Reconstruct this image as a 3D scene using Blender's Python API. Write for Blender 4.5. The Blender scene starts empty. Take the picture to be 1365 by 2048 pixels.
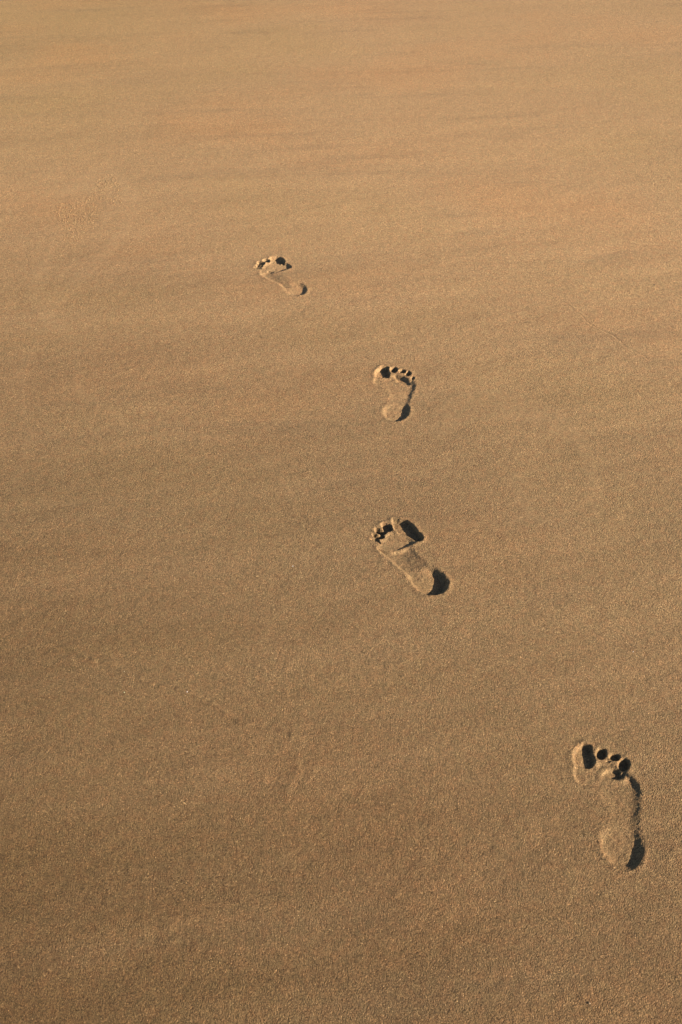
import bpy, math
import numpy as np
from mathutils import Vector, Euler

# ------------------------------------------------------------------ camera, sky, sun, exposure
scene = bpy.context.scene
EYE = 1.565                                   # an adult's eye height above the sand
cd = bpy.data.cameras.new('camera'); cam = bpy.data.objects.new('camera', cd)
scene.collection.objects.link(cam); scene.camera = cam
cd.sensor_fit = 'VERTICAL'; cd.sensor_height = 36.0; cd.lens = 36.0 * 2100.0 / 2048.0
cd.clip_start = 0.05; cd.clip_end = 2000.0
cam.location = (0, 0, EYE); cam.rotation_euler = (math.radians(90 - 41.0), 0, 0)

SUN_EL, SUN_AZ = math.radians(21.0), math.radians(-22.0)      # azimuth measured from +X (right) towards +Y (away)
sdir = Vector((math.cos(SUN_EL) * math.cos(SUN_AZ), math.cos(SUN_EL) * math.sin(SUN_AZ), math.sin(SUN_EL)))
world = bpy.data.worlds.new('World'); scene.world = world; world.use_nodes = True
wn = world.node_tree; wn.nodes.clear()
sky = wn.nodes.new('ShaderNodeTexSky'); sky.sky_type = 'NISHITA'; sky.sun_disc = False
sky.sun_elevation = SUN_EL; sky.sun_rotation = math.atan2(sdir.x, sdir.y)
bg = wn.nodes.new('ShaderNodeBackground'); bg.inputs['Strength'].default_value = 0.05
wo = wn.nodes.new('ShaderNodeOutputWorld')
wn.links.new(sky.outputs[0], bg.inputs[0]); wn.links.new(bg.outputs[0], wo.inputs[0])
sl = bpy.data.lights.new('sun', 'SUN'); sl.energy = 5.0; sl.angle = math.radians(0.55); sl.color = (1.0, 0.86, 0.66)
so = bpy.data.objects.new('sun', sl); scene.collection.objects.link(so)
so.rotation_euler = sdir.to_track_quat('Z', 'Y').to_euler(); so.location = sdir * 50
vs = scene.view_settings; vs.view_transform = 'Standard'; vs.look = 'None'; vs.gamma = 1.0; vs.use_curve_mapping = False
vs.exposure = 0.94
scene.cycles.diffuse_bounces = 0

# ------------------------------------------------------------------ traced outlines, metres on the beach
# per footprint: (part, outline, depth mm, wall width mm, outer softness mm, floor tilt, run-out)
PRINTS = {1: [('ball_print',
      [(-0.2488, 2.9473), (-0.2492, 2.9276), (-0.2359, 2.9145), (-0.2222, 2.9243), (-0.2035, 2.9292), (-0.1833, 2.9374), (-0.1664, 2.9506),
       (-0.1557, 2.9638), (-0.1577, 2.9738), (-0.1744, 2.9923), (-0.189, 2.9973), (-0.2054, 3.0041), (-0.2213, 3.0007), (-0.2365, 2.9839),
       (-0.245, 2.9638)],
      6.5, 6, 2, ((-0.2454, 2.944), 2.5, (-0.1623, 2.9705), 9), None),
     ('arch_print',
      [(-0.2492, 2.9276), (-0.2386, 2.9064), (-0.2234, 2.8871), (-0.2053, 2.8695), (-0.1907, 2.8569), (-0.1726, 2.8317), (-0.1435, 2.8411),
       (-0.1366, 2.8664), (-0.1531, 2.8919), (-0.1763, 2.9211), (-0.2023, 2.9374)],
      4.5, 12, 3, ((-0.1757, 2.9064), 0.0, (-0.203, 2.8855), 6.5), None),
     ('heel_print',
      [(-0.1907, 2.8569), (-0.1786, 2.8286), (-0.1637, 2.8023), (-0.1494, 2.7878), (-0.134, 2.7839), (-0.1188, 2.7891), (-0.1061, 2.8001),
       (-0.102, 2.8193), (-0.1056, 2.8395), (-0.1177, 2.8584), (-0.1368, 2.8727), (-0.1603, 2.8759), (-0.179, 2.8727)],
      9.5, 13, 2, ((-0.1789, 2.8348), 3, (-0.1058, 2.8193), 6.6), ((-0.1745, 2.8791), (-0.1543, 2.838))),
     ('toe_print',
      [(-0.2229, 3.0314), (-0.2101, 3.0341), (-0.197, 3.032), (-0.1827, 3.0194), (-0.1755, 2.999), (-0.1791, 2.9889), (-0.1954, 2.9956),
       (-0.2086, 3.0024), (-0.2217, 3.0075), (-0.2248, 3.0211)],
      15, 5, 1.2, ((-0.2222, 3.0177), 10, (-0.1797, 3.0041), 17), None),
     ('toe_print',
      [(-0.2468, 3.0109), (-0.2432, 3.0184), (-0.2336, 3.0194), (-0.2235, 3.0126), (-0.2245, 2.999), (-0.234, 2.9973), (-0.2423, 3.0024)], 10, 4, 1.2,
      None, None),
     ('toe_print',
      [(-0.2636, 2.9956), (-0.2592, 3.0024), (-0.2486, 2.999), (-0.2394, 2.9923), (-0.2411, 2.9805), (-0.2507, 2.9805), (-0.2607, 2.9872)], 10, 4,
      1.2, None, None),
     ('toe_print',
      [(-0.2658, 2.9788), (-0.2621, 2.9832), (-0.2522, 2.9778), (-0.2439, 2.9738), (-0.2451, 2.9655), (-0.2546, 2.9655), (-0.2621, 2.9712)], 8, 3.5,
      1.2, None, None),
     ('toe_print', [(-0.2706, 2.9655), (-0.2611, 2.9665), (-0.2479, 2.9589), (-0.2458, 2.9512), (-0.2555, 2.9539), (-0.267, 2.9589)], 6, 3, 1.2, None,
      None),
     ('crease', [(-0.1754, 2.9973), (-0.1645, 2.9856), (-0.1551, 2.9705), (-0.1563, 2.9589), (-0.1639, 2.9705), (-0.1742, 2.9872)], 4.5, 3, 1, None,
      None),
     ('ridge',
      [(-0.2087, 2.9391), (-0.1961, 2.9414), (-0.1821, 2.9466), (-0.1714, 2.9572), (-0.1657, 2.9555), (-0.167, 2.9473), (-0.1801, 2.9374),
       (-0.1957, 2.9325), (-0.2076, 2.9325)],
      -3.2, 3, 1, None, None),
     ('dent', [(-0.2288, 2.944), (-0.2233, 2.9456), (-0.2142, 2.9374), (-0.2145, 2.9292), (-0.2242, 2.9315)], 6, 2.5, 1, None, None),
     ('dent', [(-0.2074, 2.9605), (-0.2037, 2.9672), (-0.2, 2.9555), (-0.2027, 2.9456), (-0.2069, 2.9506)], 5, 3, 1, None, None)],
 2: [('ball_print',
      [(0.0915, 2.3497), (0.0864, 2.333), (0.0875, 2.3206), (0.0963, 2.3119), (0.1089, 2.3062), (0.1272, 2.298), (0.1499, 2.2879), (0.1725, 2.2777),
       (0.1873, 2.2757), (0.194, 2.2939), (0.1966, 2.3103), (0.1946, 2.3268), (0.1893, 2.3372), (0.1799, 2.3372), (0.1642, 2.3518), (0.1459, 2.3623),
       (0.1293, 2.3581), (0.1102, 2.3497)],
      7, 8, 2, ((0.0898, 2.3289), 3.5, (0.1924, 2.3082), 4.7), ((0.1491, 2.2697), (0.1487, 2.3165))),
     ('arch_print',
      [(0.0915, 2.3497), (0.0864, 2.333), (0.0875, 2.3206), (0.0963, 2.3119), (0.1089, 2.3041), (0.1198, 2.2838), (0.126, 2.2637), (0.1242, 2.2438),
       (0.1156, 2.2241), (0.1095, 2.2104), (0.1058, 2.193), (0.1078, 2.1758), (0.1168, 2.1597), (0.1287, 2.1512), (0.142, 2.1497), (0.1567, 2.1572),
       (0.1691, 2.172), (0.1745, 2.1911), (0.1743, 2.2143), (0.1768, 2.2379), (0.1843, 2.2617), (0.192, 2.2879), (0.1966, 2.3103), (0.1946, 2.3268),
       (0.1893, 2.3372), (0.1799, 2.3372), (0.1642, 2.3518), (0.1459, 2.3623), (0.1293, 2.3581), (0.1102, 2.3497)],
      5, 12, 3, ((0.1166, 2.2557), 1.0, (0.1856, 2.2657), 3.9), None),
     ('heel_print',
      [(0.1095, 2.2104), (0.1058, 2.193), (0.1078, 2.1758), (0.1168, 2.1597), (0.1287, 2.1512), (0.142, 2.1497), (0.1567, 2.1572), (0.1691, 2.172),
       (0.1745, 2.1911), (0.1745, 2.2143), (0.1633, 2.228), (0.1454, 2.2339), (0.1247, 2.2261)],
      11, 11, 2, ((0.1088, 2.1873), 5, (0.1677, 2.1777), 10), ((0.1417, 2.2557), (0.1414, 2.1911))),
     ('toe_print',
      [(0.1094, 2.4018), (0.0984, 2.3889), (0.0906, 2.3708), (0.091, 2.3539), (0.0996, 2.3476), (0.1136, 2.3466), (0.129, 2.3497), (0.1318, 2.3645),
       (0.1285, 2.3772), (0.1283, 2.3975), (0.1177, 2.4018)],
      13, 6, 1.2, ((0.092, 2.3708), 7, (0.1287, 2.3751), 15), None),
     ('toe_print',
      [(0.1328, 2.3921), (0.1377, 2.3964), (0.1461, 2.3975), (0.1522, 2.3879), (0.1512, 2.3772), (0.1438, 2.3698), (0.1357, 2.374), (0.1319, 2.3815)],
      11, 4, 1.2, None, None),
     ('toe_print', [(0.1549, 2.3804), (0.1598, 2.3847), (0.1669, 2.3862), (0.1737, 2.3793), (0.1721, 2.3698), (0.1638, 2.3676), (0.1568, 2.3708)], 10,
      3.5, 1.2, None, None),
     ('toe_print',
      [(0.1868, 2.3645), (0.1855, 2.3587), (0.1827, 2.3544), (0.1789, 2.3529), (0.1754, 2.3544), (0.1729, 2.3587), (0.1722, 2.3645), (0.1735, 2.3703),
       (0.1763, 2.3746), (0.1801, 2.3761), (0.1837, 2.3746), (0.1861, 2.3703)],
      10, 3.5, 1.2, None, None),
     ('toe_print',
      [(0.1952, 2.3424), (0.1944, 2.3388), (0.1926, 2.3363), (0.1904, 2.3353), (0.1882, 2.3363), (0.1867, 2.3388), (0.1863, 2.3424), (0.1871, 2.346),
       (0.1888, 2.3486), (0.1911, 2.3495), (0.1933, 2.3486), (0.1948, 2.346)],
      4, 3, 1.2, None, None),
     ('toe_ridge_hollow',
      [(0.1387, 2.3581), (0.1482, 2.3613), (0.1609, 2.355), (0.1722, 2.3466), (0.1853, 2.3268), (0.1859, 2.3165), (0.1765, 2.3144), (0.1628, 2.3185),
       (0.1515, 2.3268), (0.1439, 2.3414)],
      9, 9, 2, ((0.1407, 2.3497), 10, (0.1838, 2.3206), 9), None)],
 3: [('ball_print',
      [(0.0815, 1.699), (0.0786, 1.6801), (0.0869, 1.6614), (0.1008, 1.6499), (0.1122, 1.6568), (0.1302, 1.6707), (0.1501, 1.6848), (0.1699, 1.6954),
       (0.1797, 1.7026), (0.1806, 1.7133), (0.1702, 1.7302), (0.1597, 1.7473), (0.1464, 1.7424), (0.1265, 1.7351), (0.1119, 1.7363), (0.0968, 1.7254),
       (0.0882, 1.7085)],
      9, 11, 1.5, ((0.0829, 1.6895), 3.5, (0.1774, 1.7133), 7), None),
     ('arch_print',
      [(0.0786, 1.6801), (0.0869, 1.6614), (0.1007, 1.6453), (0.1157, 1.6248), (0.1276, 1.609), (0.1395, 1.5956), (0.1413, 1.5846), (0.1503, 1.5649),
       (0.1618, 1.5487), (0.1757, 1.538), (0.1869, 1.5352), (0.2008, 1.5369), (0.2151, 1.5444), (0.2238, 1.5584), (0.2268, 1.5736), (0.2202, 1.5934),
       (0.2074, 1.6101), (0.1943, 1.6248), (0.1795, 1.6407), (0.1678, 1.6568), (0.1592, 1.6754), (0.1533, 1.6848), (0.1304, 1.6754),
       (0.1047, 1.6707)],
      6, 10, 2, ((0.1775, 1.6603), 0.0, (0.1367, 1.6373), 9), None),
     ('heel_print',
      [(0.1396, 1.5979), (0.1413, 1.5846), (0.1503, 1.5649), (0.1618, 1.5487), (0.1757, 1.538), (0.1869, 1.5352), (0.2008, 1.5369), (0.2151, 1.5444),
       (0.2238, 1.5584), (0.2268, 1.5736), (0.2202, 1.5934), (0.2074, 1.6101), (0.1908, 1.6203), (0.1704, 1.6203), (0.1496, 1.6113)],
      14, 13, 1.5, ((0.145, 1.5824), 5, (0.2179, 1.5627), 17.5), ((0.1434, 1.6801), (0.1776, 1.5824))),
     ('toe_print',
      [(0.1149, 1.7745), (0.1216, 1.777), (0.1347, 1.775), (0.1493, 1.7695), (0.1625, 1.7534), (0.172, 1.7326), (0.181, 1.7145), (0.1784, 1.7026),
       (0.167, 1.7014), (0.1548, 1.7157), (0.1391, 1.7254), (0.1231, 1.7326), (0.1154, 1.7448)],
      17, 5, 1.2, ((0.1175, 1.7571), 13, (0.1657, 1.7375), 15), None),
     ('toe_print',
      [(0.0887, 1.7534), (0.093, 1.7608), (0.1012, 1.7596), (0.1093, 1.7571), (0.1155, 1.7473), (0.1143, 1.7351), (0.1003, 1.7326), (0.094, 1.7399)],
      12, 4, 1.2, None, None),
     ('toe_print',
      [(0.0744, 1.7399), (0.0786, 1.7448), (0.0892, 1.7412), (0.0997, 1.7375), (0.1015, 1.7297), (0.0951, 1.7217), (0.0838, 1.7241),
       (0.0767, 1.7314)],
      15, 3, 1.2, None, None),
     ('toe_print', [(0.0683, 1.7217), (0.0716, 1.7254), (0.0805, 1.7217), (0.0934, 1.7205), (0.0948, 1.7121), (0.085, 1.7073), (0.0738, 1.7121)], 14,
      3, 1.2, None, None),
     ('toe_print', [(0.0648, 1.7085), (0.0737, 1.7097), (0.0817, 1.7061), (0.0879, 1.6966), (0.0861, 1.6919), (0.0783, 1.699), (0.0687, 1.7026)], 6,
      2.5, 1, None, None),
     ('crease',
      [(0.1038, 1.6672), (0.113, 1.6801), (0.1246, 1.6895), (0.1441, 1.6931), (0.1671, 1.7026), (0.1701, 1.699), (0.1454, 1.6871), (0.1289, 1.6777),
       (0.1123, 1.6614)],
      2.4, 3, 1.5, None, None)],
 4: [('ball_print',
      [(0.4156, 1.1117), (0.411, 1.0998), (0.4105, 1.0897), (0.4145, 1.0797), (0.4232, 1.073), (0.4366, 1.0689), (0.451, 1.0631), (0.4617, 1.0533),
       (0.4755, 1.0452), (0.494, 1.0404), (0.5114, 1.0372), (0.5195, 1.0501), (0.5214, 1.0631), (0.5198, 1.0763), (0.5155, 1.0863), (0.5095, 1.0947),
       (0.5041, 1.1032), (0.489, 1.1134), (0.4745, 1.1202), (0.4587, 1.1202), (0.4374, 1.1134), (0.4234, 1.1151)],
      5.5, 7, 2.5, ((0.4113, 1.0863), 3.5, (0.5226, 1.0697), 5.5), ((0.473, 1.0324), (0.4738, 1.0797))),
     ('arch_print',
      [(0.4156, 1.1117), (0.411, 1.0998), (0.4105, 1.0897), (0.4145, 1.0797), (0.4232, 1.073), (0.4364, 1.0681), (0.4491, 1.0533), (0.4559, 1.0372),
       (0.457, 1.0212), (0.4512, 1.0055), (0.4421, 0.9899), (0.4345, 0.9746), (0.4311, 0.9595), (0.432, 0.9431), (0.438, 0.9291), (0.4463, 0.9174),
       (0.458, 0.9102), (0.4696, 0.9088), (0.4823, 0.9131), (0.4939, 0.9254), (0.5008, 0.9416), (0.5036, 0.9595), (0.5024, 0.9746), (0.5037, 0.9869),
       (0.5062, 1.0039), (0.5116, 1.0212), (0.5171, 1.0404), (0.5214, 1.0631), (0.5198, 1.0763), (0.5155, 1.0863), (0.5095, 1.0947), (0.5041, 1.1032),
       (0.489, 1.1134), (0.4745, 1.1202), (0.4587, 1.1202), (0.4374, 1.1134), (0.4234, 1.1151)],
      5, 17, 4, ((0.4432, 1.0212), 0.9, (0.5121, 1.0212), 4.2), None),
     ('heel_print',
      [(0.4348, 0.9761), (0.4311, 0.9595), (0.432, 0.9431), (0.438, 0.9291), (0.4463, 0.9174), (0.458, 0.9102), (0.4696, 0.9088), (0.4823, 0.9131),
       (0.4939, 0.9254), (0.5008, 0.9416), (0.5036, 0.9595), (0.5024, 0.9746), (0.4952, 0.993), (0.4763, 1.0008), (0.4549, 0.9961)],
      10.5, 14, 2, ((0.4371, 0.9595), 5, (0.4964, 0.9357), 7.6), ((0.4797, 1.0244), (0.4651, 0.952))),
     ('toe_print',
      [(0.4372, 1.1622), (0.4238, 1.1516), (0.4146, 1.1358), (0.4133, 1.122), (0.4173, 1.1134), (0.4279, 1.1083), (0.4405, 1.1066), (0.4503, 1.1134),
       (0.4539, 1.1254), (0.4511, 1.1375), (0.4525, 1.1533), (0.4457, 1.1604)],
      13, 6, 1.5, ((0.4165, 1.1341), 5.5, (0.4508, 1.1323), 11.5), None),
     ('toe_print',
      [(0.4777, 1.1396), (0.4751, 1.1334), (0.4707, 1.1288), (0.4655, 1.1271), (0.4609, 1.1288), (0.4581, 1.1334), (0.458, 1.1396), (0.4604, 1.1459),
       (0.4649, 1.1506), (0.4702, 1.1523), (0.4748, 1.1506), (0.4775, 1.1459)],
      11, 4, 1.2, None, None),
     ('toe_print',
      [(0.5001, 1.1294), (0.4972, 1.1255), (0.4926, 1.1234), (0.4873, 1.1235), (0.4829, 1.1259), (0.4805, 1.13), (0.4808, 1.1346), (0.4837, 1.1385),
       (0.4884, 1.1407), (0.4937, 1.1405), (0.4981, 1.138), (0.5004, 1.134)],
      10, 4, 1.2, None, None),
     ('toe_print',
      [(0.5137, 1.1159), (0.5109, 1.1089), (0.5059, 1.1038), (0.5003, 1.102), (0.4954, 1.1038), (0.4925, 1.1089), (0.4925, 1.1159), (0.4953, 1.123),
       (0.5003, 1.1282), (0.506, 1.1301), (0.5109, 1.1282), (0.5138, 1.123)],
      12, 4, 1.2, None, None),
     ('toe_print', [(0.4948, 1.0998), (0.5023, 1.1015), (0.5032, 1.0956), (0.4983, 1.0888), (0.4931, 1.0914), (0.4911, 1.0956)], 7, 2.5, 1, None,
      None),
     ('toe_ridge_hollow',
      [(0.4577, 1.0956), (0.4705, 1.1066), (0.4826, 1.11), (0.4937, 1.1083), (0.497, 1.0998), (0.496, 1.088), (0.4865, 1.0863), (0.474, 1.088),
       (0.4619, 1.0914)],
      13, 5, 1.2, ((0.4628, 1.0964), 8, (0.4935, 1.093), 13), None),
     ('dent',
      [(0.4821, 1.1228), (0.4812, 1.1218), (0.4793, 1.121), (0.4768, 1.1208), (0.4744, 1.121), (0.4727, 1.1218), (0.4723, 1.1228), (0.4731, 1.1239),
       (0.4751, 1.1246), (0.4776, 1.1249), (0.48, 1.1246), (0.4816, 1.1239)],
      5, 2, 1, None, None)]}
CREASE = [(0.6471, 2.7743), (0.6547, 2.7566), (0.6746, 2.7158), (0.6907, 2.6816), (0.7094, 2.6395), (0.725, 2.6147), (0.7456, 2.5875), (0.7613, 2.566),
 (0.7716, 2.5395), (0.7803, 2.5133), (0.795, 2.4901), (0.8139, 2.462), (0.8307, 2.4444), (0.8475, 2.4219)]
RIDGES = [[(-0.6216, 1.4183), (-0.5465, 1.3918), (-0.4712, 1.3568), (-0.419, 1.3289), (-0.3656, 1.2992), (-0.3259, 1.2869), (-0.2912, 1.2749),
  (-0.2368, 1.2486), (-0.1873, 1.2137), (-0.1403, 1.2), (-0.075, 1.1686)],
 [(-0.1063, 1.1576), (-0.0823, 1.1144), (-0.0936, 1.0624), (-0.0828, 1.0029), (-0.0603, 0.9554)],
 [(-0.6172, 1.3983), (-0.5649, 1.3852), (-0.52, 1.3568)]]
SMOOTH = [[(0.2358, 2.1762), (0.2687, 2.2424), (0.3235, 2.2765), (0.4163, 2.288), (0.4773, 2.2537), (0.5484, 2.209), (0.587, 2.1333), (0.6099, 2.0507),
  (0.6019, 1.9528), (0.599, 1.8603), (0.5787, 1.7814), (0.5664, 1.8073), (0.5739, 1.9152), (0.5697, 2.0307), (0.5304, 2.0915), (0.474, 2.1333),
  (0.4011, 2.1546), (0.3117, 2.1439), (0.2698, 2.0915), (0.2294, 2.0812)],
 [(0.3873, 1.9301), (0.4292, 1.9339), (0.4266, 1.8693), (0.4331, 1.79), (0.4576, 1.7644), (0.1977, 1.7392), (0.1661, 1.7729), (0.3566, 1.7644),
  (0.4035, 1.8248)],
 [(-0.9337, 3.1775), (-0.9481, 2.8775), (-0.9284, 2.7566), (-0.8465, 2.6147), (-0.8735, 2.4824), (-0.871, 2.3827), (-0.8242, 2.198), (-0.78, 2.071),
  (-0.7603, 1.8424), (-0.5981, 1.8248), (-0.6129, 1.8424), (-0.7437, 1.8603), (-0.757, 2.0507), (-0.8089, 2.198), (-0.8484, 2.4319),
  (-0.8265, 2.5875), (-0.7593, 2.5342), (-0.7354, 2.4824), (-0.7048, 2.288), (-0.6571, 2.2424), (-0.6005, 2.1762), (-0.5414, 2.1228),
  (-0.5394, 2.1589), (-0.6247, 2.2424), (-0.6829, 2.3112), (-0.7453, 2.5342), (-0.8092, 2.6423), (-0.8351, 2.6986), (-0.7993, 2.8162),
  (-0.7313, 3.0391), (-0.6833, 3.3632), (-0.724, 3.5232), (-0.7464, 3.4419), (-0.7438, 3.2135), (-0.8077, 2.9407), (-0.8593, 2.8162),
  (-0.8893, 2.8162), (-0.9062, 3.0058)],
 [(-0.4697, 2.1019), (-0.3771, 2.1081), (-0.3012, 2.0957), (-0.2621, 2.071), (-0.3739, 2.0792), (-0.447, 2.071)],
 [(-0.2224, 2.0307), (-0.1779, 1.9952), (-0.1324, 1.9152), (-0.0999, 1.816), (-0.1168, 1.8107), (-0.1372, 1.8875), (-0.1826, 1.9719)],
 [(-0.9128, 3.6943), (-0.8256, 3.7165), (-0.738, 3.5232), (-0.7342, 3.3632), (-0.8059, 3.2871), (-0.8155, 3.4419), (-0.9083, 3.5232),
  (-0.9708, 3.4419), (-0.978, 3.5648)]]
COARSE = [[(-0.8703, 3.5565), (-0.8584, 3.6417), (-0.8239, 3.6504), (-0.7846, 3.5733), (-0.7565, 3.4619), (-0.7561, 3.3944), (-0.7895, 3.4101),
  (-0.8341, 3.4499), (-0.8605, 3.4619)],
 [(-0.9662, 3.4022), (-0.9206, 3.4499), (-0.887, 3.4741), (-0.8379, 3.422), (-0.8126, 3.2871), (-0.828, 3.2062), (-0.8455, 3.1421), (-0.8561, 3.0797),
  (-0.894, 3.1421), (-0.932, 3.25), (-0.9645, 3.344)]]
FLECKS = [('pink', -0.2916, 1.2785, 0.0032), ('cream', -0.4192, 1.3302, 0.0026), ('green', -0.4111, 1.2785, 0.003), ('white', -0.1034, 1.6222, 0.003),
 ('brown', 0.3657, 0.6933, 0.0055), ('gold', 0.0553, 4.0346, 0.004), ('dark', -0.5555, 5.8117, 0.006), ('grey', 0.5759, 1.3813, 0.0026),
 ('black', 0.9501, 2.8528, 0.005)]

# ------------------------------------------------------------------ noise and distance helpers
def _hash(ix, iy, seed):
    h = (ix.astype(np.int64) * 374761393 + iy.astype(np.int64) * 668265263 + seed * 974634777) & 0xFFFFFFFF
    h = ((h ^ (h >> 13)) * 1274126177) & 0xFFFFFFFF
    h = ((h ^ (h >> 16)) * 2246822519) & 0xFFFFFFFF
    return ((h ^ (h >> 15)) & 0xFFFFFF) / float(0xFFFFFF) * 2 - 1

def noise(x, y, wave, seed):
    x = x / wave; y = y / wave
    ix = np.floor(x); iy = np.floor(y); fx = x - ix; fy = y - iy
    ux = fx * fx * fx * (fx * (fx * 6 - 15) + 10); uy = fy * fy * fy * (fy * (fy * 6 - 15) + 10)
    a = _hash(ix, iy, seed); b = _hash(ix + 1, iy, seed); c = _hash(ix, iy + 1, seed); d = _hash(ix + 1, iy + 1, seed)
    return (a * (1 - ux) + b * ux) * (1 - uy) + (c * (1 - ux) + d * ux) * uy

def closed_curve(pts, n=5):
    p = np.array(pts, float); m = len(p); out = []
    for i in range(m):
        a, b, c, d = p[i - 1], p[i], p[(i + 1) % m], p[(i + 2) % m]
        for k in range(n):
            t = k / n
            out.append(0.5 * (2 * b + (c - a) * t + (2 * a - 5 * b + 4 * c - d) * t * t + (3 * b - a - 3 * c + d) * t ** 3))
    return np.array(out)

def signed_distance(x, y, poly):                     # positive inside
    best = np.full(x.shape, 1e9); inside = np.zeros(x.shape, bool)
    m = len(poly)
    for i in range(m):
        ax, ay = poly[i]; bx, by = poly[(i + 1) % m]
        ex, ey = bx - ax, by - ay; L = ex * ex + ey * ey + 1e-14
        t = np.clip(((x - ax) * ex + (y - ay) * ey) / L, 0, 1)
        best = np.minimum(best, (x - ax - ex * t) ** 2 + (y - ay - ey * t) ** 2)
        if ay != by:
            inside ^= ((ay > y) != (by > y)) & (x < (bx - ax) * (y - ay) / (by - ay) + ax)
    d = np.sqrt(best)
    return np.where(inside, d, -d)

def line_distance(x, y, line):
    best = np.full(x.shape, 1e9)
    for (ax, ay), (bx, by) in zip(line[:-1], line[1:]):
        ex, ey = bx - ax, by - ay; L = ex * ex + ey * ey + 1e-14
        t = np.clip(((x - ax) * ex + (y - ay) * ey) / L, 0, 1)
        best = np.minimum(best, (x - ax - ex * t) ** 2 + (y - ay - ey * t) ** 2)
    return np.sqrt(best)

def smooth01(t):
    t = np.clip(t, 0, 1); return t * t * (3 - 2 * t)

# ------------------------------------------------------------------ the beach grid: cells grow with distance from the walker
SP, CP = math.sin(math.radians(41)), math.cos(math.radians(41))
def reach(Y):                                       # width of the fan at distance Y
    d = EYE * SP + Y * CP
    return 0.5 * (d + 0.9 + np.sqrt((d - 0.9) ** 2 + 0.05))

boxes = []                                          # bounding boxes of what needs a finer grid
for k, fe in PRINTS.items():
    q = np.array([p for f in fe for p in f[1]]); boxes.append((q.min(0) - 0.012, q.max(0) + 0.012, k))
cq = np.array(CREASE); boxes.append((cq.min(0) - 0.005, cq.max(0) + 0.005, 'crease'))

def graded(lo, hi, step, bands, fine):
    out = [lo]; 
    while out[-1] < hi:
        t = out[-1]; s = step
        for a, b in bands:
            gap = max(a - t, t - b, 0)
            s = min(s, fine + gap * 0.08)
        out.append(t + s)
    return out
# across: slope x / reach
def slopes(b):
    lo, hi, _ = b
    c = [lo[0] / reach(lo[1]), lo[0] / reach(hi[1]), hi[0] / reach(lo[1]), hi[0] / reach(hi[1])]
    return min(c), max(c)
ub = [slopes(b) for b in boxes[:-1]]
U = graded(-0.345, 0.345, 0.00122, ub, 0.00062)
far = [0.36 * 1.13 ** i for i in range(42)]
U = np.array([-f for f in reversed(far)] + U[1:] + far)
# along: angle below the horizon gives the distance
def ang(Y): return math.atan2(EYE, Y)
vb = [(-ang(b[0][1]), -ang(b[1][1])) for b in boxes]
A = graded(-math.radians(70.0), -math.radians(14.2), 0.00122, vb, 0.00062)
Yn = [EYE / math.tan(-a) for a in A]
back = [Yn[0] - 0.004 * 1.35 ** i for i in range(1, 32)]
ahead = [Yn[-1] + 0.03 * 1.13 ** i for i in range(1, 72)]
Yv = np.array(list(reversed(back)) + Yn + ahead)
NX, NY = len(U), len(Yv)
Yg, Ug = np.meshgrid(Yv, U, indexing='ij')
Xg = Ug * reach(Yg)
cellx = np.abs(np.gradient(Xg, axis=1)); celly = np.abs(np.gradient(Yg, axis=0))
cell = np.maximum(cellx, celly)
print('grid', NX, NY, NX * NY)

# masks of handled sand
smoothed = np.zeros(Xg.shape); 
def in_box(lo, hi, m):
    i0, i1 = np.searchsorted(Yv, [lo[1] - m, hi[1] + m]); i0 = max(i0 - 1, 0); i1 = min(i1 + 1, NY)
    sub = Xg[i0:i1]; ok = np.where(((sub > lo[0] - m) & (sub < hi[0] + m)).any(0))[0]
    return slice(i0, i1), slice(ok[0], ok[-1] + 1)
for pl in SMOOTH:
    c = closed_curve(pl, 3); s = in_box(c.min(0), c.max(0), 0.03)
    sd = signed_distance(Xg[s], Yg[s], c) + 0.006 * noise(Xg[s], Yg[s], 0.02, 51)
    smoothed[s] = np.maximum(smoothed[s], smooth01((sd + 0.008) / 0.016))
coarse = np.zeros(Xg.shape)

# height of the untouched sand
def lod(wave): return smooth01((wave / cell - 1.6) / 2.0)
warp = 0.25 * noise(Xg, Yg, 1.3, 3)
Z = 0.0035 * noise(Xg * 0.5 + warp, Yg * 1.6, 0.55, 11) + 0.0016 * noise(Xg * 0.45 - Yg * 0.18 + warp, Yg * 1.5, 0.17, 12) * lod(0.12)
Z += 0.0007 * noise(Xg * 0.6 - 0.3 * Yg, Yg * 1.2, 0.06, 13) * lod(0.05)
Z += 0.02 * noise(Xg, Yg, 3.1, 14) * smooth01((Yg - 6) / 6)
body = 0.55 + 0.45 * noise(Xg, Yg * 1.3, 0.33, 15)
Z += 0.00016 * noise(Xg, Yg, 0.018, 16) * lod(0.018) * (0.5 + 0.5 * body)
grain = np.zeros(Xg.shape)
for wv, am, sd_ in ((0.0085, 0.00009, 17), (0.0052, 0.00012, 18), (0.0031, 0.00020, 19)):
    grain += am * noise(Xg, Yg, wv, sd_) * lod(wv)
Z += grain * (1 - 0.7 * smoothed) * (0.7 + 0.5 * np.clip(body, 0, 1))
Z += 0.0007 * np.clip(noise(Xg, Yg, 0.015, 21) * (0.4 + noise(Xg, Yg * 1.4, 0.11, 22)) - 0.28, 0, 1) * lod(0.013)
Z -= 0.0007 * np.clip(noise(Xg, Yg, 0.013, 23) * (0.3 + noise(Xg, Yg * 1.4, 0.14, 24)) - 0.33, 0, 1) * lod(0.012)
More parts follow.
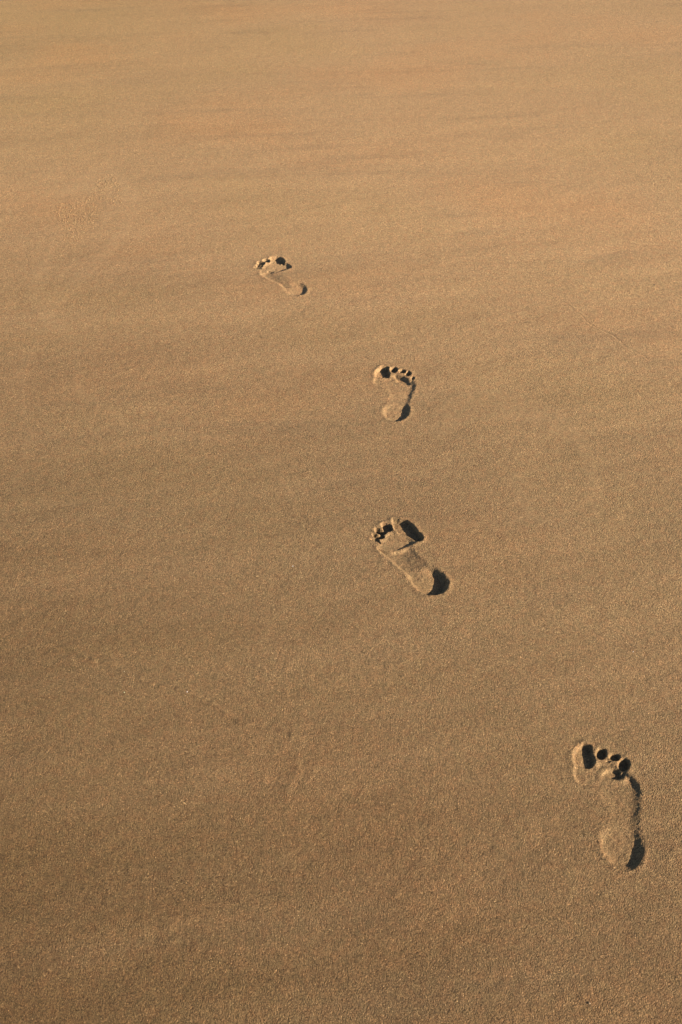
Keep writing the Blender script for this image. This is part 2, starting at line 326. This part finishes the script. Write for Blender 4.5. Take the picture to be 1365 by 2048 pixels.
# faint broken ridges left by the last swash
for i, ln in enumerate(RIDGES):
    q = np.array(ln); s = in_box(q.min(0), q.max(0), 0.04)
    d = line_distance(Xg[s] + 0.006 * noise(Xg[s], Yg[s], 0.03, 60 + i), Yg[s] + 0.006 * noise(Xg[s], Yg[s], 0.03, 70 + i), ln)
    Z[s] += (0.0017, 0.0004, 0.0012)[i] * np.exp(-(d / 0.007) ** 2) * np.clip(0.8 + 0.6 * noise(Xg[s], Yg[s], 0.011, 80 + i), 0.2, 1.4)

# footprints pressed into it
PART = np.zeros(Xg.shape, np.int16)                 # 0 beach; otherwise index into owners
owners = [None]
DEPTH = 0.86
for k, fe in PRINTS.items():
    lo, hi, _ = [b for b in boxes if b[2] == k][0]
    s = in_box(lo, hi, 0.05)
    x, y = Xg[s], Yg[s]
    rag = 0.0010 * noise(x, y, 0.011, 30 + k) + 0.0006 * noise(x, y, 0.004, 40 + k)
    press = np.zeros(x.shape); top = np.full(x.shape, -1.0); who = np.zeros(x.shape, np.int16); near = np.full(x.shape, -1.0); lip = np.zeros(x.shape)
    rim_id = len(owners); owners.append((k, 'rim'))
    for part, pts, D, w, o, tilt, fade in fe:
        c = closed_curve(pts)
        sd = signed_distance(x, y, c)
        if D > 0: near = np.maximum(near, sd)
        sdr = sd + rag * (0.6 if w < 5 else 1.0)
        Df = np.full(x.shape, D * 0.001)
        if tilt:
            (ax, ay), da, (bx, by), db = tilt
            t = np.clip(((x - ax) * (bx - ax) + (y - ay) * (by - ay)) / ((bx - ax) ** 2 + (by - ay) ** 2), 0, 1)
            Df = (da + (db - da) * 0.5 * (t + smooth01(t))) * 0.001
        Df = Df * (DEPTH if D > 4 else 1.0)
        if fade:
            (ax, ay), (bx, by) = fade
            Df = Df * smooth01(((x - ax) * (bx - ax) + (y - ay) * (by - ay)) / ((bx - ax) ** 2 + (by - ay) ** 2))
        dp = Df * smooth01((sdr + o * 0.001) / ((w + o) * 0.001))
        if D < 0:
            press += dp; continue
        lip = np.maximum(lip, np.clip(Df / 0.009, 0, 1.3) * np.where(sd < 0, np.exp(-((-sd - 0.003) / 0.0055) ** 2), 0.74 * np.exp(-(np.maximum(sd, 0) / 0.003) ** 2)))
        press = (np.maximum(press, 0) ** 3 + np.maximum(dp, 0) ** 3) ** (1 / 3)      # soft union of the hollows
        if part in ('dent', 'crease', 'toe_ridge_hollow'):
            continue
        idx = len(owners); owners.append((k, part))
        pr = np.where(sd > 0.0, dp + {'toe_print': 0.1, 'ball_print': 0.05, 'heel_print': 0.05}.get(part, 0), -1.0)
        if part in ('ball_print', 'heel_print'): pr[(sd > 0) & (dp < 0.0012)] = -1.0
        m = pr > top
        who[m] = idx; top[m] = pr[m]
    out = np.maximum(-near, 0)
    lump = 0.6 + 0.5 * noise(x, y, 0.02, 90 + k) + 0.25 * noise(x, y, 0.007, 95 + k)
    rim = 0.0019 * lump * lip
    crumb = 0.00035 * noise(x, y, 0.0065, 100 + k) * smooth01(press / 0.003) + 0.0005 * noise(x, y, 0.0045, 110 + k) * np.exp(-(near / 0.005) ** 2)
    Z[s] += rim - press + crumb
    smoothed[s] = np.maximum(smoothed[s], 0.45 * smooth01(press / 0.003))
    who[(who == 0) & (out < 0.0105 + 0.002 * noise(x, y, 0.03, 120 + k))] = rim_id
    sub = PART[s]; sub[who > 0] = who[who > 0]; PART[s] = sub

# the thin crease
s = in_box(cq.min(0), cq.max(0), 0.03)
wob = 0.0032 * noise(Xg[s], Yg[s], 0.03, 131)
d = line_distance(Xg[s] + wob, Yg[s] + wob, CREASE)
gap = np.clip(0.8 + 0.4 * noise(Xg[s], Yg[s], 0.05, 132), 0.5, 1.1)
Z[s] += gap * (-0.0007 * np.exp(-(d / 0.0028) ** 2) + 0.0003 * np.exp(-((d - 0.006) / 0.004) ** 2))
crease_id = len(owners); owners.append(('crease', None))
sub = PART[s]; sub[(d < 0.006) & (sub == 0)] = crease_id; PART[s] = sub

# smooth normals of the whole surface, so that pieces meet without a seam
P3 = np.stack([Xg, Yg, Z], -1)
du = np.gradient(P3, axis=1); dv = np.gradient(P3, axis=0)
N3 = np.cross(du, dv); N3 /= np.linalg.norm(N3, axis=-1, keepdims=True)
P3 = P3.reshape(-1, 3); N3 = N3.reshape(-1, 3)
ii = (np.arange(NY - 1)[:, None] * NX + np.arange(NX - 1)[None, :])
QUADS = np.stack([ii, ii + 1, ii + NX + 1, ii + NX], -1).reshape(-1, 4)
FP = PART[:-1, :-1].reshape(-1)
SM = smoothed.reshape(-1)

# ------------------------------------------------------------------ materials
class NT:
    def __init__(s, name):
        s.m = bpy.data.materials.new(name); s.m.use_nodes = True; s.t = s.m.node_tree; s.t.nodes.clear()
    def n(s, kind, **kw):
        nd = s.t.nodes.new('ShaderNode' + kind)
        for k_, v in kw.items(): setattr(nd, k_, v)
        return nd
    def l(s, a, b): s.t.links.new(a, b)
    def math(s, op, a, b=None, c=None, clamp=False):
        nd = s.n('Math', operation=op, use_clamp=clamp)
        for i, v in enumerate((a, b, c)):
            if v is None: continue
            if hasattr(v, 'links'): s.l(v, nd.inputs[i])
            else: nd.inputs[i].default_value = v
        return nd.outputs[0]
    def mix(s, f, a, b, mode='MIX'):
        nd = s.n('Mix', data_type='RGBA', blend_type=mode)
        for i, v in ((0, f), (6, a), (7, b)):
            if hasattr(v, 'links'): s.l(v, nd.inputs[i])
            else: nd.inputs[i].default_value = (*v, 1) if isinstance(v, tuple) else v
        return nd.outputs[2]
    def noise(s, vec, scale, detail=2.0, rough=0.5):
        nd = s.n('TexNoise'); s.l(vec, nd.inputs['Vector']); nd.inputs['Scale'].default_value = scale
        nd.inputs['Detail'].default_value = detail; nd.inputs['Roughness'].default_value = rough
        return nd
    def ramp(s, fac, stops, interp='LINEAR'):
        nd = s.n('ValToRGB'); nd.color_ramp.interpolation = interp
        e = nd.color_ramp.elements
        while len(e) > 1: e.remove(e[-1])
        e[0].position = stops[0][0]; e[0].color = (*stops[0][1], 1)
        for p, c in stops[1:]:
            x_ = e.new(p); x_.color = (*c, 1)
        s.l(fac, nd.inputs[0]); return nd.outputs[0]
    def scaled(s, vec, sc, rot=0.0):                 # turn first, then stretch, so that streaks run along the turned axis
        a = s.n('Mapping'); a.inputs['Rotation'].default_value = (0, 0, -rot); s.l(vec, a.inputs['Vector'])
        nd = s.n('Mapping'); nd.inputs['Scale'].default_value = sc; s.l(a.outputs[0], nd.inputs['Vector'])
        return nd.outputs[0]

def sand_material():
    t = NT('beach_sand')
    pos = t.n('NewGeometry').outputs['Position']
    sm = t.n('Attribute', attribute_name='smoothed').outputs['Fac']
    sep = t.n('SeparateXYZ'); t.l(pos, sep.inputs[0])
    # base tone: dark nearby, pale far off and to the right, with swash bands
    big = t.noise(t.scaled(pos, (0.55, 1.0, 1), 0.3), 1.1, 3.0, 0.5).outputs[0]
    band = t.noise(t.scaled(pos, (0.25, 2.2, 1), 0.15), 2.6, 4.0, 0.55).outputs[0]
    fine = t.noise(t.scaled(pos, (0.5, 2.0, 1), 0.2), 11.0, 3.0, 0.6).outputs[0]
    paler = t.n('MapRange'); t.l(sep.outputs[1], paler.inputs[0])
    paler.inputs[1].default_value = 0.2; paler.inputs[2].default_value = 3.5; paler.inputs[3].default_value = 0.0; paler.inputs[4].default_value = 1.0
    w = t.math('ADD', paler.outputs[0], t.math('MULTIPLY', t.math('SUBTRACT', big, 0.5), 0.26))
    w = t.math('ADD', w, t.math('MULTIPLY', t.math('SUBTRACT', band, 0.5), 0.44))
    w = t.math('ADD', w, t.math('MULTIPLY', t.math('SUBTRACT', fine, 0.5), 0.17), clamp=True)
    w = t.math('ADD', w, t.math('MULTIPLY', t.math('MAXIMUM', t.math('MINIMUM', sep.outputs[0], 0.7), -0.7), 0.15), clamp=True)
    base = t.mix(w, DARK_SAND, PALE_SAND)
    stk = t.noise(t.scaled(pos, (0.30, 2.3, 1), 0.12), 5.0, 4.0, 0.6).outputs[0]
    msk = t.noise(t.scaled(pos, (0.8, 1.0, 1)), 1.7, 2.0, 0.5).outputs[0]
    stk = t.math('MULTIPLY', t.ramp(stk, [(0.50, (0, 0, 0)), (0.68, (1, 1, 1))]), t.ramp(msk, [(0.40, (0.15, 0.15, 0.15)), (0.60, (1, 1, 1))]))
    base = t.mix(stk, base, t.mix(1.0, base, (0.86, 0.88, 0.91), 'MULTIPLY'))
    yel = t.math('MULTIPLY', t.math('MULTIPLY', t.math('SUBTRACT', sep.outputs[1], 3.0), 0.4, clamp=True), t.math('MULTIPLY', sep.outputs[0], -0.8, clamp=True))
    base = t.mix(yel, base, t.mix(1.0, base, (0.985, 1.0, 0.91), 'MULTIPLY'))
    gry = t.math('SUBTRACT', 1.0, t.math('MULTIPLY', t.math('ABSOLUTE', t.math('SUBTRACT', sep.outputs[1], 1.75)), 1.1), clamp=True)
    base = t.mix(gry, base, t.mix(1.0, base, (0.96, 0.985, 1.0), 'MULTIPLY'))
    # drifts of warmer and greyer grains
    hue = t.noise(t.scaled(pos, (0.8, 1.1, 1)), 1.5, 3.0, 0.5).outputs[0]
    tint = t.ramp(hue, [(0.28, (0.975, 0.99, 0.95)), (0.5, (1, 1, 1)), (0.72, (1.06, 0.985, 0.94))])
    base = t.mix(1.0, base, tint, 'MULTIPLY')
    pk = t.noise(pos, 55.0, 3.0, 0.65).outputs[0]
    base = t.mix(1.0, base, t.ramp(pk, [(0.36, (0.965, 1.0, 0.99)), (0.5, (1, 1, 1)), (0.64, (1.045, 0.985, 0.97))]), 'MULTIPLY')
    # grains: every cell its own mineral colour
    amp = t.math('SUBTRACT', 1.0, t.math('MULTIPLY', sm, 0.12))
    for sc, k_ in ((520.0, 0.7), (1050.0, 0.85)):
        vo = t.n('TexVoronoi', feature='F1'); t.l(pos, vo.inputs['Vector']); vo.inputs['Scale'].default_value = sc
        se = t.n('SeparateColor'); t.l(vo.outputs['Color'], se.inputs[0])
        col = t.ramp(se.outputs[0], [(0.0, (0.42, 0.36, 0.30)), (0.12, (0.62, 0.60, 0.60)), (0.35, (0.92, 0.90, 0.86)), (0.6, (1.08, 1.06, 1.02)),
                                     (0.85, (1.30, 1.18, 1.05)), (0.965, (1.45, 1.40, 1.30)), (1.0, (2.3, 2.3, 2.2))])
        base = t.mix(t.math('MULTIPLY', amp, k_), base, t.mix(1.0, base, col, 'MULTIPLY'))
    # fine relief of the grains and their clumps
    def hgt(sc, a, det): 
        return t.math('MULTIPLY', t.math('SUBTRACT', t.noise(pos, sc, det, 0.6).outputs[0], 0.5), a)
    h = t.math('ADD', hgt(210.0, RELIEF * 0.6, 1.0), hgt(420.0, RELIEF * 0.92, 2.0))
    vo = t.n('TexVoronoi', feature='F1'); t.l(pos, vo.inputs['Vector']); vo.inputs['Scale'].default_value = 520.0
    h = t.math('SUBTRACT', h, t.math('MULTIPLY', vo.outputs['Distance'], RELIEF * 0.7))
    h = t.math('MULTIPLY', h, t.math('SUBTRACT', 1.0, t.math('MULTIPLY', sm, 0.5)))
    h = t.math('ADD', h, t.math('MULTIPLY', t.math('SUBTRACT', t.noise(t.scaled(pos, (1, 1.2, 1)), 28.0, 3.0, 0.55).outputs[0], 0.5), 0.0016))
    bp = t.n('Bump'); t.l(h, bp.inputs['Height']); bp.inputs['Distance'].default_value = 1.0; bp.inputs['Strength'].default_value = 1.0
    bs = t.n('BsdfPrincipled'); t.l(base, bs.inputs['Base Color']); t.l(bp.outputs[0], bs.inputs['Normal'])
    bs.inputs['Roughness'].default_value = 0.72; bs.inputs['Specular IOR Level'].default_value = 0.22
    bs.inputs['Diffuse Roughness'].default_value = 0.0
    o = t.n('OutputMaterial'); t.l(bs.outputs[0], o.inputs[0])
    return t.m
DARK_SAND, PALE_SAND, RELIEF = (0.150, 0.095, 0.046), (0.442, 0.298, 0.171), 0.0011
SAND = sand_material()

def speck_material(name, col, rough=0.5):
    t = NT(name)
    pos = t.n('NewGeometry').outputs['Position']
    nz = t.noise(pos, 900.0, 3.0).outputs[0]
    c = t.mix(nz, tuple(v * 0.75 for v in col), tuple(min(v * 1.2, 0.95) for v in col))
    bs = t.n('BsdfPrincipled'); t.l(c, bs.inputs['Base Color']); bs.inputs['Roughness'].default_value = rough
    bp = t.n('Bump'); t.l(nz, bp.inputs['Height']); bp.inputs['Distance'].default_value = 0.0004; t.l(bp.outputs[0], bs.inputs['Normal'])
    o = t.n('OutputMaterial'); t.l(bs.outputs[0], o.inputs[0]); return t.m

# ------------------------------------------------------------------ meshes
def surface(name, sel, origin=(0, 0, 0), parent=None):
    q = QUADS[sel]
    ids, inv = np.unique(q.reshape(-1), return_inverse=True)
    co = (P3[ids] - np.array(origin)).astype(np.float32)
    me = bpy.data.meshes.new(name)
    me.vertices.add(len(ids)); me.vertices.foreach_set('co', co.reshape(-1))
    me.loops.add(len(inv)); me.loops.foreach_set('vertex_index', inv.astype(np.int32).reshape(-1))
    me.polygons.add(len(q)); me.polygons.foreach_set('loop_start', np.arange(0, len(q) * 4, 4, dtype=np.int32))
    me.polygons.foreach_set('loop_total', np.full(len(q), 4, np.int32))
    me.update(calc_edges=True)
    me.polygons.foreach_set('use_smooth', np.ones(len(q), bool))
    at = me.attributes.new('smoothed', 'FLOAT', 'POINT'); at.data.foreach_set('value', SM[ids].astype(np.float32))
    me.normals_split_custom_set_from_vertices(N3[ids].astype(np.float32))
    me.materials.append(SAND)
    o = bpy.data.objects.new(name, me); scene.collection.objects.link(o)
    if parent: o.parent = parent
    return o

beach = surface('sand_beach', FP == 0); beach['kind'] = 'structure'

LABELS = {
    4: 'largest deep bare right footprint with dark heel crescent, nearest the viewer at lower right',
    3: 'bare left footprint with the widest black heel shadow, just below the middle of the track',
    2: 'bare right footprint with four small dark toe holes, third along the track from the viewer',
    1: 'smallest farthest bare left footprint, alone at the upper left end of the track'}
for k, fe in PRINTS.items():
    lo, hi, _ = [b for b in boxes if b[2] == k][0]
    c = (lo + hi) / 2
    root = bpy.data.objects.new('footprint', None); scene.collection.objects.link(root)
    root.location = (c[0], c[1], 0); root.empty_display_size = 0.1
    root['label'] = LABELS[k]; root['category'] = 'footprint'; root['group'] = 'bare footprints crossing the wet sand'
    for i, own in enumerate(owners):
        if own and own[0] == k:
            sel = FP == i
            if sel.sum() > 3: surface(own[1], sel, (c[0], c[1], 0), root)
cz = cq.mean(0)
cr = surface('crease', FP == crease_id, (cz[0], cz[1], 0)); cr.location = (cz[0], cz[1], 0)
cr['label'] = 'thin wavy crease scratched across the dry sand at right'; cr['category'] = 'sand crease'

# height lookup for small loose things
def ground_z(x, y):
    i = min(max(np.searchsorted(Yv, y), 1), NY - 1); j = min(max(np.searchsorted(Xg[i], x), 1), NX - 1)
    return float(Z[i, j])

rng = np.random.RandomState(7)
ICO_V = []; g_ = (1 + 5 ** 0.5) / 2
for a in (-1, 1):
    for b in (-g_, g_): ICO_V += [(0, a, b), (a, b, 0), (b, 0, a)]
ICO_V = np.array(ICO_V) / math.hypot(1, g_)
ICO_F = []
for a in range(12):
    for b in range(a + 1, 12):
        for c in range(b + 1, 12):
            ds = [np.linalg.norm(ICO_V[p] - ICO_V[q]) for p, q in ((a, b), (b, c), (a, c))]
            if max(ds) < 1.1:
                n = np.cross(ICO_V[b] - ICO_V[a], ICO_V[c] - ICO_V[a])
                ICO_F.append((a, b, c) if np.dot(n, ICO_V[a]) > 0 else (a, c, b))
ICO_F = np.array(ICO_F)

# patches of coarse grains, upper left
vs_, fs_, n_ = [], [], 0
for pl in COARSE:
    c = closed_curve(pl, 4); lo, hi = c.min(0), c.max(0)
    area = (hi[0] - lo[0]) * (hi[1] - lo[1])
    m = int(area / 0.0052 ** 2 * 0.6)
    x = rng.uniform(lo[0], hi[0], m); y = rng.uniform(lo[1], hi[1], m)
    sd = signed_distance(x, y, c) + rng.uniform(-0.008, 0.006, m)
    print('patch', lo, hi, (sd > 0).sum())
    for px, py in zip(x[sd > 0], y[sd > 0]):
        r = rng.uniform(0.0013, 0.0026)
        v = ICO_V * rng.uniform(0.72, 1.2, (12, 1)) * r * rng.uniform((0.8, 0.8, 0.45), (1.3, 1.3, 0.8))
        vs_.append(v + (px, py, ground_z(px, py) + r * -0.05)); fs_.append(ICO_F + n_); n_ += 12
me = bpy.data.meshes.new('coarse_sand_grains'); me.from_pydata(np.concatenate(vs_).tolist(), [], np.concatenate(fs_).tolist())
me.materials.append(SAND)
go = bpy.data.objects.new('coarse_sand_grains', me); scene.collection.objects.link(go)
go['kind'] = 'stuff'; go['label'] = 'two patches of coarse loose grains on the smooth sand at upper left'; go['category'] = 'coarse sand'
print('coarse grains', n_ // 12)

FK = {
 'pink': ('shell_fragment', 'pinkish white shell fragment, brightest speck on the lower left sand', 'shell fragment', (0.80, 0.66, 0.58)),
 'cream': ('shell_fragment', 'cream shell fragment, upper of two pale specks in line at lower left', 'shell fragment', (0.78, 0.62, 0.40)),
 'green': ('shell_fragment', 'pale greenish shell sliver, lower of two pale specks in line at lower left', 'shell fragment', (0.62, 0.68, 0.42)),
 'white': ('shell_fragment', 'small white shell chip on the sand left of the black heeled footprint', 'shell fragment', (0.80, 0.78, 0.76)),
 'brown': ('pebble', 'small half buried brown pebble below the nearest footprint at the lower edge', 'pebble', (0.30, 0.20, 0.11)),
 'gold': ('shell_fragment', 'tiny golden shell chip alone on the pale sand near the top', 'shell fragment', (0.85, 0.66, 0.42)),
 'dark': ('pebble', 'small dark pebble at the very top edge of the sand', 'pebble', (0.10, 0.085, 0.06)),
 'grey': ('shell_fragment', 'light grey shell chip above the nearest footprint at right', 'shell fragment', (0.66, 0.64, 0.60)),
 'black': ('pebble', 'tiny dark pebble above the thin sand crease at right', 'pebble', (0.10, 0.085, 0.07))}
for key, px, py, size in FLECKS:
    nm, lab, cat, col = FK[key]
    sub = []
    v = ICO_V * rng.uniform(0.75, 1.15, (12, 1)) * (1.0, 0.75, 0.42 if nm == 'shell_fragment' else 0.6) * size * 0.5
    me = bpy.data.meshes.new(nm); me.from_pydata(v.tolist(), [], ICO_F.tolist())
    me.materials.append(speck_material(cat.replace(' ', '_') + '_' + key, col, 0.35 if nm == 'shell_fragment' else 0.6))
    o = bpy.data.objects.new(nm, me); scene.collection.objects.link(o)
    o.location = (px, py, ground_z(px, py) + size * 0.12); o.rotation_euler = (rng.uniform(-.3, .3), rng.uniform(-.3, .3), rng.uniform(0, 6))
    o['label'] = lab; o['category'] = cat
